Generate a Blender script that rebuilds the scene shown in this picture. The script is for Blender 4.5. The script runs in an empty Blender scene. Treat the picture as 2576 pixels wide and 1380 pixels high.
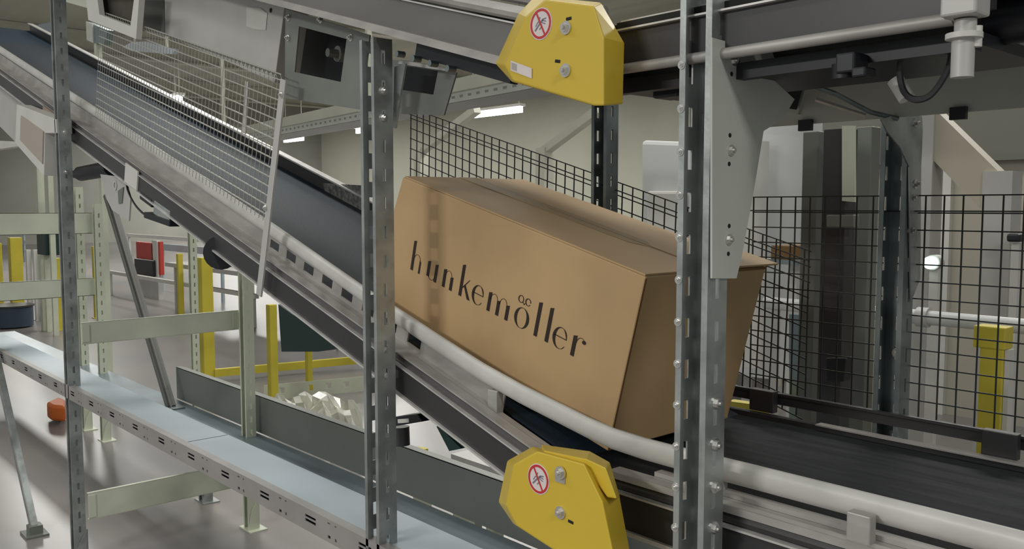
import bpy, bmesh, math, random
from mathutils import Vector, Matrix
random.seed(4)
sc = bpy.context.scene
col = sc.collection
# ------------------------------------------------------------------ camera
F, CXP, CYP, H = 2220.0, 1288.0, 690.0, 1.6
PITCH = math.atan(170 / 2220.0)
_n = math.hypot(.745, .667)
hx, hy = -.745 / _n, .667 / _n
FW = Vector((hx * math.cos(PITCH), hy * math.cos(PITCH), -math.sin(PITCH)))
RT = Vector((hy, -hx, 0))
UP = RT.cross(FW)
CAM = Vector((0, 0, H))
cam = bpy.data.cameras.new('camera'); co = bpy.data.objects.new('camera', cam); col.objects.link(co)
co.matrix_world = Matrix(((RT.x, UP.x, -FW.x, 0), (RT.y, UP.y, -FW.y, 0), (RT.z, UP.z, -FW.z, H), (0, 0, 0, 1)))
cam.sensor_width = 36; cam.lens = F / 2576 * 36; cam.clip_start = .05; cam.clip_end = 200
sc.camera = co

def ray(px, py): return FW + RT * ((px - CXP) / F) - UP * ((py - CYP) / F)
def A(px, py, Y):            # where a sight line meets the upright plane y = Y
    d = ray(px, py); return CAM + d * (Y / d.y)
def AX(px, py, X):
    d = ray(px, py); return CAM + d * (X / d.x)
def AZ(px, py, Z):
    d = ray(px, py); return CAM + d * ((Z - H) / d.z)

# ------------------------------------------------------------------ materials
def mat(name, c, rough=.5, metal=0., noise=.0, nscale=8., c2=None, bump=0., bscale=60., emit=0., stretch=None, alpha=None, coat=0., spec=None):
    m = bpy.data.materials.new(name); m.use_nodes = True
    nt = m.node_tree; b = nt.nodes['Principled BSDF']
    b.inputs['Base Color'].default_value = (*c, 1); b.inputs['Roughness'].default_value = rough
    b.inputs['Metallic'].default_value = metal
    if spec is not None: b.inputs['Specular IOR Level'].default_value = spec
    if coat: b.inputs['Coat Weight'].default_value = coat
    tc = nt.nodes.new('ShaderNodeTexCoord'); mp = nt.nodes.new('ShaderNodeMapping')
    nt.links.new(tc.outputs['Object'], mp.inputs['Vector'])
    if stretch: mp.inputs['Scale'].default_value = stretch
    if noise:
        n = nt.nodes.new('ShaderNodeTexNoise'); n.inputs['Scale'].default_value = nscale; n.inputs['Detail'].default_value = 4
        nt.links.new(mp.outputs[0], n.inputs['Vector'])
        r = nt.nodes.new('ShaderNodeValToRGB')
        d = c2 if c2 else tuple(max(0, v * (1 - noise)) for v in c)
        r.color_ramp.elements[0].color = (*d, 1); r.color_ramp.elements[1].color = (*c, 1)
        r.color_ramp.elements[0].position = .36; r.color_ramp.elements[1].position = .62
        nt.links.new(n.outputs['Fac'], r.inputs[0]); nt.links.new(r.outputs[0], b.inputs['Base Color'])
    if bump:
        n2 = nt.nodes.new('ShaderNodeTexNoise'); n2.inputs['Scale'].default_value = bscale
        nt.links.new(mp.outputs[0], n2.inputs['Vector'])
        bp = nt.nodes.new('ShaderNodeBump'); bp.inputs['Strength'].default_value = bump; bp.inputs['Distance'].default_value = .01
        nt.links.new(n2.outputs['Fac'], bp.inputs['Height']); nt.links.new(bp.outputs[0], b.inputs['Normal'])
    if emit:
        b.inputs['Emission Color'].default_value = (*c, 1); b.inputs['Emission Strength'].default_value = emit
    return m
M = dict(
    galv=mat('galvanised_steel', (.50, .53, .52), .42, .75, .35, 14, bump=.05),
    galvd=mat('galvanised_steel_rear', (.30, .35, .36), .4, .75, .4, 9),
    plate=mat('grey_painted_plate', (.56, .58, .53), .5, .1, .10, 4),
    light=mat('light_grey_sheet', (.52, .51, .49), .45, .1, .08, 5),
    white=mat('off_white_paint', (.66, .65, .61), .45, 0, .08, 5),
    tube=mat('off_white_rail', (.60, .59, .56), .4, 0, .12, 12, bump=.05),
    rail=mat('aluminium_rail', (.46, .44, .42), .5, .3, .22, 9, stretch=(1, 3, 3)),
    panel=mat('dark_grey_anodised', (.055, .053, .056), .42, .25, .15, 4),
    edge=mat('bare_edge', (.72, .70, .68), .4, .4, .2, 20),
    belt=mat('blue_black_belt', (.016, .031, .050), .6, 0, .25, .9, c2=(.026, .032, .040), bump=.08, bscale=140, spec=.25),
    beltd=mat('black_belt', (.016, .019, .022), .7, 0, .5, 7, stretch=(1, 9, 1), bump=.08, bscale=140, spec=.15),
    black=mat('black_plastic', (.010, .011, .016), .45),
    hole=mat('dark_recess', (.008, .009, .008), .8),
    yellow=mat('yellow_plastic', (.68, .485, .045), .42, 0, .06, 3),
    yellowp=mat('yellow_paint', (.62, .52, .05), .5, 0, .15, 4),
    card=mat('cardboard', (.55, .365, .185), .62, 0, .10, 5, bump=.05, bscale=25),
    cardd=mat('cardboard_inside_edge', (.22, .12, .045), .8),
    ink=mat('dark_brown_ink', (.022, .012, .008), .6),
    tape=mat('packing_tape', (.42, .30, .165), .55, 0, .1, 6, spec=.2),
    wirel=mat('zinc_wire', (.55, .55, .50), .4, .6),
    wired=mat('black_wire', (.018, .022, .020), .5, .1),
    bolt=mat('zinc_bolt', (.75, .74, .72), .25, .9),
    red=mat('red_paint', (.50, .045, .03), .5),
    signred=mat('sign_red', (.55, .03, .03), .5),
    signwhite=mat('sign_white', (.74, .66, .66), .5),
    signink=mat('sign_ink', (.20, .20, .24), .5),
    cream=mat('pale_green_paint', (.64, .67, .54), .45, .1, .1, 5),
    tray=mat('pale_blue_sheet', (.46, .55, .62), .42, .15, .14, 2.2),
    olive=mat('dull_sheet', (.21, .22, .20), .45, .3, .15, 1.5),
    green=mat('green_black_cover', (.01, .035, .03), .5),
    orange=mat('orange_plastic', (.55, .12, .02), .5),
    glass=mat('blue_white_window', (.42, .47, .53), .4),
    brownd=mat('brown_interior', (.06, .05, .03), .6, 0, .6, 6),
    pipe=mat('white_pipe', (.62, .63, .63), .4),
    tealt=mat('teal_glass_panel', (.22, .30, .31), .25, .3, .2, 2),
    led=mat('green_lamp', (.75, 1, .85), .5, emit=2.2),
    tubelight=mat('tube_light', (1, 1, .94), .5, emit=7),
    floor=mat('sealed_concrete', (.245, .222, .21), .30, 0, .35, .7, c2=(.20, .195, .20)),
    wall=mat('wall_panel', (.48, .48, .40), .7, 0, .12, .3),
    walll=mat('left_wall_panel', (.36, .36, .32), .7, 0, .2, .4),
    ceil=mat('ceiling_sheet', (.40, .40, .33), .7, 0, .2, .5, stretch=(.1, 3, 1)),
    truss=mat('roof_steel', (.50, .50, .42), .6, 0, .1, 2),
)
# ------------------------------------------------------------------ mesh builder
class MB:
    def __init__(s): s.v = []; s.f = []
    def add(s, vs, fs):
        k = len(s.v); s.v += [Vector(v) for v in vs]; s.f += [tuple(i + k for i in f) for f in fs]; return s
    def hexa(s, b, t): return s.add(list(b) + list(t), [(3, 2, 1, 0), (4, 5, 6, 7), (0, 1, 5, 4), (1, 2, 6, 5), (2, 3, 7, 6), (3, 0, 4, 7)])
    def frame(s, o, u, v, w):      # box from corner o with edge vectors
        o, u, v, w = Vector(o), Vector(u), Vector(v), Vector(w)
        return s.hexa([o, o + u, o + u + v, o + v], [o + w, o + u + w, o + u + v + w, o + v + w])
    def box(s, x0, x1, y0, y1, z0, z1): return s.frame((x0, y0, z0), (x1 - x0, 0, 0), (0, y1 - y0, 0), (0, 0, z1 - z0))
    def bar(s, p, q, w, h, side=(0, 1, 0)):   # w along side, h the other way, centred
        p, q = Vector(p), Vector(q); d = (q - p); sd = Vector(side); sd = (sd - d.normalized() * sd.dot(d.normalized())).normalized()
        n = d.normalized().cross(sd)
        return s.frame(p - sd * w / 2 - n * h / 2, d, sd * w, n * h)
    def prism(s, pts, ext):        # any flat outline, swept by ext
        n = len(pts); ext = Vector(ext); p = [Vector(a) for a in pts]
        return s.add(p + [a + ext for a in p], [tuple(range(n - 1, -1, -1)), tuple(range(n, 2 * n))] + [(i, (i + 1) % n, (i + 1) % n + n, i + n) for i in range(n)])
    def loft(s, a, b):
        n = len(a)
        return s.add(list(a) + list(b), [tuple(range(n - 1, -1, -1)), tuple(range(n, 2 * n))] + [(i, (i + 1) % n, (i + 1) % n + n, i + n) for i in range(n)])
    def tube(s, pts, r, n=10, sc_=(1, 1)):
        pts = [Vector(p) for p in pts]; rings = []; ref = Vector((0, 1, 0))
        d0 = (pts[1] - pts[0]).normalized()
        if abs(d0.dot(ref)) > .9: ref = Vector((0, 0, 1))
        k = len(s.v)
        for i, p in enumerate(pts):
            d = (pts[min(i + 1, len(pts) - 1)] - pts[max(i - 1, 0)]).normalized()
            a = (ref - d * ref.dot(d)).normalized(); b = d.cross(a); ref = a
            for j in range(n):
                t = 2 * math.pi * j / n
                s.v.append(p + a * r * sc_[0] * math.cos(t) + b * r * sc_[1] * math.sin(t))
        m = len(pts)
        for i in range(m - 1):
            for j in range(n):
                s.f.append((k + i * n + j, k + i * n + (j + 1) % n, k + (i + 1) * n + (j + 1) % n, k + (i + 1) * n + j))
        s.f.append(tuple(k + j for j in range(n))); s.f.append(tuple(k + (m - 1) * n + j for j in reversed(range(n))))
        return s
    def cyl(s, p, q, r, n=16): return s.tube([p, q], r, n)
    def hexbolt(s, p, ax, r, t):
        p = Vector(p); ax = Vector(ax).normalized()
        s.tube([p, p + ax * t * .35], r * 1.5, 14); s.tube([p + ax * t * .35, p + ax * t], r, 6)
        return s.tube([p + ax * t, p + ax * t * 1.5], r * .5, 8)
    def slotted(s, o, L, W, T, rows):   # plate along L, rows = [(v0, v1, [(a, b), ...])] of openings in metres
        o, L, W, T = Vector(o), Vector(L), Vector(W), Vector(T)
        ln, wd = L.length, W.length; u, w = L / ln, W / wd; v = 0
        for v0, v1, ops in rows:
            s.frame(o + w * v, L, w * (v0 - v), T); a = 0
            for (p, q) in ops:
                s.frame(o + w * v0 + u * a, u * (p - a), w * (v1 - v0), T); a = q
            s.frame(o + w * v0 + u * a, u * (ln - a), w * (v1 - v0), T); v = v1
        return s.frame(o + w * v, L, w * (wd - v), T)
    def build(s, name, m, parent=None, smooth=False, bevel=0, loc=None):
        me = bpy.data.meshes.new(name)
        base = Vector(loc) if loc else (Vector(parent['_o']) if parent is not None else Vector((0, 0, 0)))
        me.from_pydata([v - base for v in s.v], [], s.f)
        bm = bmesh.new(); bm.from_mesh(me); bmesh.ops.recalc_face_normals(bm, faces=bm.faces); bm.to_mesh(me); bm.free()
        me.materials.append(M[m] if isinstance(m, str) else m)
        if smooth:
            me.polygons.foreach_set('use_smooth', [True] * len(me.polygons))
            me.set_sharp_from_angle(angle=math.radians(35))
        o = bpy.data.objects.new(name, me); col.objects.link(o)
        if parent is not None:
            o.parent = parent; o['_o'] = list(base)
            o.location = base - Vector(parent['_o'])
        else:
            o.location = base; o['_o'] = list(base)
        if bevel:
            b = o.modifiers.new('bevel', 'BEVEL'); b.width = bevel; b.segments = 2; b.limit_method = 'ANGLE'
        return o
def tag(o, label, cat, group=None, kind=None):
    o['label'] = label; o['category'] = cat
    if group: o['group'] = group
    if kind: o['kind'] = kind
    return o
def thing(name, loc, label, cat, group=None):
    o = bpy.data.objects.new(name, None); o.location = loc; o.empty_display_size = .05; col.objects.link(o); o['_o'] = list(loc)
    return tag(o, label, cat, group)
def struct(name, mb, m):
    o = mb.build(name, m); o['kind'] = 'structure'; return o

# ------------------------------------------------------------------ the hall
struct('floor', MB().box(-42, 6, -4, 24, -.2, 0), 'floor')
struct('wall_back', MB().box(-42, 6, 24, 24.3, 0, 7), 'wall')
struct('wall_left', MB().box(-42.3, -42, -4, 24.3, 0, 7), 'walll')
struct('ceiling', MB().box(-42.3, 6, -4, 24.3, 7, 7.2), 'ceil')
for k in range(5):      # roof beams across the hall
    x = -38 + k * 8.5
    struct('trim_%d' % (k + 1), MB().box(x, x + .25, .5, 24, 6.3, 6.36).box(x + .11, x + .14, .5, 24, 6.36, 6.9).box(x, x + .25, .5, 24, 6.9, 6.99), 'truss')

# ------------------------------------------------------------------ perforated posts
PIT, SL = .0655, .030
def slots(L, off=.02, pitch=PIT, sl=SL):
    r = []; a = off
    while a + sl < L - .005: r.append((a, a + sl)); a += pitch
    return r
def post(x, y, z0, z1, label, m='galv', foot=False, bolts=(), w=.058, d=.05, group=None):
    r = thing('perforated_post', (x - w / 2, y + d / 2, z0), label, 'post', group)
    t = .003; L = z1 - z0
    b = MB(); so = slots(L)
    b.slotted((x - t, y, z0), (0, 0, L), (0, d, 0), (t, 0, 0), [(d * .5 - .005, d * .5 + .005, so)])          # right flange
    b.slotted((x - w, y, z0), (0, 0, L), (0, d, 0), (t, 0, 0), [(d * .5 - .005, d * .5 + .005, so)])
    b.slotted((x - w + t, y + d - t, z0), (0, 0, L), (w - 2 * t, 0, 0), (0, t, 0), [(w / 2 - .009, w / 2 + .004, so)])
    b.box(x - .011, x - t, y, y + t, z0, z1); b.box(x - w + t, x - w + .011, y, y + t, z0, z1)
    b.build('channel', m, r)
    if foot:
        f = MB().box(x - w - .03, x + .04, y - .01, y + d + .03, z0, z0 + .006)
        f.prism([(x + .002, y - .005, z0 + .006), (x + .002, y + d, z0 + .006), (x + .002, y + d, z0 + .16), (x + .002, y + .015, z0 + .10)], (.005, 0, 0))
        f.prism([(x - w, y + d + .002, z0 + .006), (x, y + d + .002, z0 + .006), (x, y + d + .002, z0 + .16), (x - w + .01, y + d + .002, z0 + .12)], (0, .005, 0))
        f.build('foot_plate', m, r)
    for (z, side) in bolts:
        bb = MB()
        if side == 'x': bb.hexbolt((x, y + d * .5, z), (1, 0, 0), .007, .008)
        elif side == 'l': bb.hexbolt((x - w + .004, y, z), (0, -1, 0), .0045, .004)
        else: bb.hexbolt((x - w * .45, y + d - .01, z), (0, -1, 0), .007, .006)
        bb.build('bolt', 'bolt', r, smooth=False)
    return r
YN, YR = 1.10, 1.87
post(-.788, YN, 0, 2.16, 'nearest galvanised perforated steel post, right of the cardboard box, with riveted edge', foot=True,
     bolts=[(1.815 - .0655 * k, 'l') for k in range(13)] + [(1.30 - .0655 * k, 'x') for k in range(5)])
post(-1.690, YN, 0, 1.976, 'galvanised perforated steel post in front of the left end of the cardboard box', foot=True,
     bolts=[(1.205, 'y'), (1.265, 'y'), (1.80, 'x'), (1.86, 'x')])
post(-4.145, YN, 0, 2.75, 'tall galvanised perforated steel post at far left, before the wire guard', foot=True, bolts=[(1.75, 'x'), (1.92, 'x')])
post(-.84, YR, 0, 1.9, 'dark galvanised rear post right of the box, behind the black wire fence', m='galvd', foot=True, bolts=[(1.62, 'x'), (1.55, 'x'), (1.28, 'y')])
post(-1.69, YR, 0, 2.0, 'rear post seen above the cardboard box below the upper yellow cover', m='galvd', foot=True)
post(-4.04, YR, 0, 1.30, 'slim pale perforated leg under the inclined conveyor, standing on a foot plate', m='cream', foot=True)
post(-4.60, YR, 0, .45, 'short leg with foot plate half hidden behind the perforated tray rail', m='galv', foot=True)
for (x, z1, lab) in ((-6.28, 1.62, 'pale green distant leg, right one of the far pair behind the tall left post'), (-6.69, 1.74, 'pale green distant leg beside the tall left post, left one of the far pair')):
    post(x, YR, 0, z1, lab, m='cream', foot=True, w=.05)
post(-6.50, 2.6, 0, 1.66, 'pale green distant leg standing farther back, between the slim pair', m='cream', foot=True, w=.05)

# cross beams of the left frames
def cross(x, z0, z1, y0, y1, m, label, lip=.02):
    b = MB(); b.box(x - .003, x, y0, y1, z0, z1); b.box(x - lip, x, y0, y1, z1 - .003, z1); b.box(x - lip, x, y0, y1, z0, z0 + .003)
    r = thing('cross_beam', (x, y0, z0), label, 'beam'); b.build('beam_web', m, r)
    MB().box(x, x + .004, y0 - .0, y0 + .03, z0 + .01, z1 - .01).box(x, x + .004, y1 - .03, y1, z0 + .01, z1 - .01).build('end_plate', m, r)
    return r
cross(-4.10, 1.0, 1.095, 1.151, 1.87, 'cream', 'pale green cross beam between the tall left post and the slim pale leg')
cross(-4.10, .215, .335, 1.151, 1.87, 'cream', 'low grey green cross beam near the floor passing behind the perforated tray rail')
cross(-6.34, 1.0, 1.12, .6, 1.87, 'cream', 'distant pale green cross beam left of the tall left post')
cross(-6.34, 1.42, 1.56, .6, 1.87, 'cream', 'distant upper green grey cross beam under the inclined conveyor at far left')

# diagonal struts
b = MB(); p, q = Vector((-5.50, 1.07, .95)), Vector((-4.70, 1.07, .02)); b.bar(p, q, .030, .045).bar(p + Vector((.0, -.016, .02)), q + Vector((0, -.016, .02)), .004, .012)
r = thing('diagonal_strut', (-4.68, 1.12, 0), 'bright slanting steel strut at lower left corner, foot on the floor', 'strut')
b.build('strut_bar', 'galv', r); MB().box(-4.77, -4.64, 1.02, 1.12, 0, .01).box(-4.73, -4.67, 1.04, 1.10, .01, .05).build('foot_plate', 'olive', r)
r = thing('diagonal_strut', tuple(AZ(432, 1020, .475)), 'dark slanting strut under the inclined conveyor, from bracket down to the lower tray', 'strut')
p0 = AZ(430, 1022, .475); p1 = A(272, 490, 1.75)
MB().bar(p1, p0, .05, .03).bar(p1 + Vector((.03, -.01, 0)), p0 + Vector((.03, -.01, 0)), .006, .012).build('strut_bar', mat('weathered_steel', (.17, .17, .16), .5, .3), r)
MB().box(p0.x - .06, p0.x + .08, p0.y - .03, p0.y + .05, .47, .478).build('foot_plate', 'galvd', r)

# ------------------------------------------------------------------ low tray
r = thing('cable_tray', (-3, 1.1, .75), 'long pale blue metal tray with perforated near rail crossing lower left', 'tray')
L0, L1 = -9.0, -1.0; Lr = L1 - L0
rows = []
ops1 = []; a = .2
big, small = [], []
while a < Lr - .25:
    big.append((a, a + .055)); small.append((a + .115, a + .128)); small.append((a + .15, a + .158)); a += .26
rail = MB()
rail.slotted((L0, 1.10, .758), (Lr, 0, 0), (0, 0, .060), (0, .003, 0),
             [(.010, .018, small), (.024, .032, big), (.036, .043, big), (.047, .051, small)])
rail.box(L0, L1, 1.103, 1.125, .815, .818)
rail.build('perforated_rail', mat('rail_grey', (.42, .40, .385), .45, .4, .12, 8), r)
MB().box(L0, -2.905, 1.125, 1.275, .808, .812).box(-2.898, L1, 1.125, 1.275, .808, .812).box(L0, L1, 1.104, 1.275, .755, .758).box(L0, L1, 1.272, 1.275, .758, .808).build('tray_bed', 'tray', r)
r = thing('tray_wall', (-3, 1.96, .45), 'dull grey green steel side beam running behind the pale blue tray', 'beam')
b = MB().box(-5.15, -1.72, 1.955, 1.965, .475, .66).box(-5.15, -1.72, 1.955, 1.99, .657, .662)
b.box(-1.70, -.2, 1.955, 1.965, .475, .66).box(-1.70, -.2, 1.955, 1.99, .657, .662); b.build('side_panel', 'olive', r)
MB().box(-1.73, -1.69, 1.95, 1.954, .48, .655).build('joint_plate', 'galv', r)
MB().box(-9, -.2, 1.62, 1.95, .462, .470).build('lower_bed', mat('blue_grey_sheet', (.27, .33, .37), .3, .35, .3, 2), r)

# ------------------------------------------------------------------ lower belt conveyor
SLP = .29; XB, ZB = -1.20, 1.10
di = Vector((-1, 0, SLP)).normalized(); dn = Vector((SLP, 0, 1)).normalized()
def I(x, n, y, x0=XB, z0=ZB):      # a point above belt position x on the incline, n metres off its surface
    return Vector((x, y, z0 + SLP * (x0 - x))) + dn * n
def istrip(b, xa, xb, na, nb, ya, yb):
    pts = [I(xa, na, ya), I(xb, na, ya), I(xb, nb, ya), I(xa, nb, ya)]
    return b.prism(pts, (0, yb - ya, 0))
def flat(b, xa, xb, na, nb, ya, yb): return b.box(xa, xb, ya, yb, ZB + na, ZB + nb)
XL = -7.5
inc = thing('belt_conveyor', (-1.25, 1.5, 1.0), 'inclined dark belt conveyor climbing to the upper left under the cardboard box', 'conveyor')
istrip(MB(), XL, -1.26, -.079, -.020, 1.172, 1.18).build('side_panel', 'panel', inc)
b = istrip(MB(), XL, -1.26, -.020, -.0165, 1.168, 1.182); istrip(b, XL, -1.30, -.084, -.079, 1.165, 1.182); b.build('edge_strip', 'edge', inc)
# rounded dark groove above the panel
b = MB(); b.tube([I(XL, -.006, 1.187), I(-1.26, -.006, 1.187)], .0125, 10); b.build('groove_profile', mat('shiny_groove', (.16, .15, .15), .25, .7), inc, smooth=True)
b = MB(); istrip(b, XL, -1.24, .006, .010, 1.172, 1.200); istrip(b, XL, -1.22, .004, .007, 1.200, 1.222); b.build('top_rail', 'rail', inc)
# slotted bracket strip
b = MB(); o = I(XL, .006, 1.222); Ls = I(-1.40, .006, 1.222) - o; nn = []; a = Ls.length - 1.10
while a < Ls.length - .28: nn.append((a, a + .055)); a += .105
b.slotted(o, Ls, dn * .046, (0, .004, 0), [(.010, .036, nn)]); b.build('bracket_strip', 'rail', inc)
istrip(MB(), XL, -1.19, -.006, 0, 1.245, 1.81).build('belt', 'belt', inc)
istrip(MB(), XL, -1.24, -.07, -.012, 1.24, 1.81).build('slider_bed', 'black', inc)
b = MB(); istrip(b, XL, -1.25, -.03, .05, 1.815, 1.83); b.build('side_panel', 'panel', inc)
istrip(MB(), XL, -1.25, .05, .056, 1.80, 1.835).build('edge_strip', 'edge', inc)
MB().prism([A(x, y, 1.812) for x, y in [(812, 460), (912, 466), (912, 545), (822, 500)]], (0, .003, 0)).build('grey_cover_plate', mat('speckled_plate', (.30, .30, .28), .4, .4, .6, 60), inc)['label'] = 'grey speckled cover plate on the far side rail'
MB().cyl((-1.20, 1.25, 1.045), (-1.20, 1.80, 1.045), .05, 24).build('end_roller', 'black', inc, smooth=True)
for xx in (-3.52,): istrip(MB(), xx, xx + .13, -.078, -.004, 1.166, 1.1715).build('label_plate', 'white', inc)['label'] = 'small white label plate on the dark side panel'
istrip(MB(), -4.62, -4.38, -.075, -.015, 1.163, 1.171).build('coupling_block', mat('pinkish_plastic', (.30, .22, .19), .5), inc)
MB().tube([I(-1.245, .001, 1.186), I(-1.215, .001, 1.186)], .012, 12).build('rail_end_cap', 'edge', inc, smooth=True)
hw = thing('belt_conveyor', (-.3, 1.5, 1.0), 'level black belt conveyor at lower right, running out of the frame', 'conveyor')
XR = .9
flat(MB(), -1.07, XR, -.072, -.010, 1.172, 1.18).build('side_panel', 'panel', hw)
b = MB(); flat(b, -1.07, XR, -.010, -.0065, 1.168, 1.182); flat(b, -1.07, XR, -.080, -.072, 1.165, 1.182); b.build('edge_strip', 'edge', hw)
b = MB(); b.tube([(-1.06, 1.187, ZB + .004), (XR, 1.187, ZB + .004)], .012, 10); b.build('groove_profile', 'panel', hw, smooth=True)
b = MB(); flat(b, -1.05, XR, .014, .026, 1.172, 1.205); b.build('top_rail', 'rail', hw)
b = MB(); flat(b, -.97, XR, .026, .034, 1.206, 1.226); b.build('bracket_strip', 'rail', hw)
flat(MB(), -1.205, XR, -.006, 0, 1.245, 1.81).build('belt', 'beltd', hw)
flat(MB(), -1.15, XR, -.07, -.012, 1.24, 1.81).build('slider_bed', 'black', hw)
b = MB(); flat(b, -1.24, XR, -.07, .010, 1.815, 1.835); b.build('side_panel', 'panel', hw)
b = MB(); flat(b, -1.0, XR, .010, .013, 1.81, 1.835); b.build('edge_strip', 'rail', hw)
for xx in (-.60, -.585 + .32):
    flat(MB(), xx, xx + .035, .014, .066, 1.180, 1.200).build('rail_clamp', 'rail', hw, bevel=.002)
for xx in (-1.19, -.66, -.02):
    flat(MB(), xx, xx + .065, .010, .062, 1.838, 1.86).build('fence_clamp', 'panel', hw, bevel=.002)

# white guide tube following the belt
TP = [(-8.2, 3.235), (-3.6, 1.90), (-2.4, 1.545), (-1.92, 1.395), (-1.75, 1.347), (-1.60, 1.303), (-1.453, 1.262), (-1.33, 1.234), (-1.21, 1.212), (-1.14, 1.199), (-1.074, 1.190), (-1.0, 1.1865), (-.92, 1.186), (-.8, 1.187), (-.5, 1.188), (XR, 1.188)]
gt = thing('guide_rail', (-1.2, 1.2, 1.19), 'off white side guide rail curving along the near side of the belt', 'guide rail')
MB().tube([(x, 1.215, z - .019) for x, z in TP], .020, 14, (.6, 1)).build('rail_tube', 'tube', gt, smooth=True)
for x, z in ((-1.425, 1.247), (-.86, 1.187)):
    MB().box(x, x + .03, 1.205, 1.225, z - .09, z - .036).build('rail_bracket', 'rail', gt, bevel=.002)

# ------------------------------------------------------------------ cardboard box with printed name
ANG = math.radians(14.6)
ux = Vector((math.cos(ANG), 0, -math.sin(ANG))); vx = Vector((-math.sin(ANG), 0, -math.cos(ANG))); yx = Vector((0, 1, 0))
TL = Vector((-1.846, 1.28, 1.676)); BLn, BH, BW = .817, .362, .405
cb = thing('cardboard_box', tuple(TL + vx * BH), 'large brown cardboard box with dark printed name, tilted on the inclined belt', 'box')
def BX(u, v, w): return TL + ux * u + vx * v + yx * w
def solid(mb, u0, u1, v0, v1, w0, w1): return mb.frame(BX(u0, v0, w0), ux * (u1 - u0), vx * (v1 - v0), yx * (w1 - w0))
# body with slightly bulging left end
def ring(w):
    pts = [(0.006, 0), (BLn, 0), (BLn, BH), (0.01, BH), (-.016, BH * .62), (-.018, BH * .3)]
    return [BX(u, v, w) for u, v in pts]
MB().loft(ring(0), ring(BW)).build('body', 'card', cb, bevel=.003)
b = MB(); solid(b, .012, BLn - .004, -.004, -.0005, .002, BW / 2 - .001); b.build('top_flap', 'card', cb)
b = MB(); solid(b, .012, BLn - .004, -.004, -.0005, BW / 2 + .002, BW - .002); b.build('top_flap', 'card', cb)
b = MB(); b.prism([BX(.012, -.0044, BW / 2 - .028), BX(.62, -.0044, BW / 2 - .028), BX(.66, -.0044, BW / 2 + .0), BX(.62, -.0044, BW / 2 + .03), BX(.012, -.0044, BW / 2 + .03)], vx * -.0006); b.build('packing_tape', 'tape', cb)
b = MB(); solid(b, .33, BLn - .004, -.0052, -.004, BW / 2 - .0015, BW / 2 + .0025); b.build('flap_seam', 'cardd', cb)
b = MB(); solid(b, BLn, BLn + .001, .004, BH - .002, -.001, .004); solid(b, BLn + .0005, BLn + .002, -.002, .004, BW * .3, BW); b.build('cut_edge', 'cardd', cb)
b = MB(); b.prism([BX(BLn - .10, -.005, BW * .62), BX(BLn + .004, -.005, BW * .62), BX(BLn + .020, -.010, BW + .01), BX(BLn - .16, -.012, BW + .004)], vx * -.004); b.build('lifted_flap', 'card', cb)
# --- lettering: heavy upright strokes and hairline curves
ink = MB(); W0 = -.0009; VB = .2150
def gp(pts): ink.prism([BX(u, VB - h, W0) for u, h in pts], (0, .0007, 0))
def stem(u, h0, h1, w=.0104): gp([(u - w / 2, h0), (u + w / 2, h0), (u + w / 2, h1), (u - w / 2, h1 - .003)])
def arc(cx, cy, rx, ry, a0, a1, wa, wb, n=14, sy=None):   # swept stroke, thin at ends (wb) and thick in the middle (wa)
    o, i = [], []
    for k in range(n + 1):
        t = k / n; a = math.radians(a0 + (a1 - a0) * t); w = wb + (wa - wb) * math.sin(math.pi * t) ** 1.4
        o.append((cx + (rx + w / 2) * math.cos(a), cy + (ry + w / 4) * math.sin(a))); i.append((cx + (rx - w / 2) * math.cos(a), cy + (ry - w / 4) * math.sin(a)))
    for k in range(n): gp([o[k], o[k + 1], i[k + 1], i[k]])
XH, AH, HL = .0455, .077, .0016
stem(.098, 0, AH)                                                    # h
arc(.1155, XH - .018, .0135, .017, 180, 5, .0016, .0012); gp([(.1255, 0), (.1325, 0), (.1325, XH - .016), (.1265, XH - .013)])
stem(.1655, .006, XH); arc(.1805, .016, .0135, .0155, 185, 350, .0018, .0012); stem(.1965, 0, XH)   # u
stem(.2310, 0, XH); arc(.2465, XH - .018, .0125, .017, 180, 5, .0016, .0012); stem(.2595, 0, XH - .012)   # n
stem(.2970, 0, AH)                                                   # k
gp([(.301, .0225), (.3235, XH + .001), (.3257, XH + .001), (.304, .0215)]); gp([(.3075, .0265), (.3125, .0305), (.3345, 0), (.3240, 0)])
def letter_e(c, rx=.0185):
    arc(c, XH / 2, rx, XH / 2, 75, 290, .0085, .0012); arc(c, XH / 2, rx - .001, XH / 2, 80, 5, .0045, .0012)
    gp([(c - rx, XH * .53), (c + rx, XH * .53), (c + rx, XH * .53 + .0017), (c - rx, XH * .53 + .0017)]); arc(c, XH / 2, rx, XH / 2, 290, 325, .0022, .0010, 5)
letter_e(.3610)
stem(.4020, 0, XH); arc(.4170, XH - .018, .0125, .017, 180, 5, .0016, .0012); stem(.4330, 0, XH - .010)   # m
arc(.4490, XH - .018, .0125, .017, 180, 5, .0016, .0012); stem(.4650, 0, XH - .010)
arc(.5130, XH / 2, .0195, XH / 2, 90, 270, .0088, .0012); arc(.5130, XH / 2, .0195, XH / 2, 90, -90, .0088, .0012)   # o
for sx in (-1, 1):                                                   # the two curls over the o
    arc(.5130 + sx * .0115, XH + .0170, .0078, .0078, 0, 330 if sx > 0 else 360, .0030, .0020, 14)
    arc(.5130 + sx * .0060, XH + .0060, .006, .006, 90 - sx * 10, 90 + sx * 80, .0018, .0012, 6)
stem(.5625, 0, AH); stem(.5975, 0, AH)                               # l l
letter_e(.6350)
stem(.6755, 0, XH); arc(.6930, XH - .016, .0125, .015, 180, 60, .0020, .0012, 8)                          # r
arc(.7010, XH - .0075, .0028, .0028, 0, 360, .0055, .0055, 12)
ink.build('printed_lettering', 'ink', cb)

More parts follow.
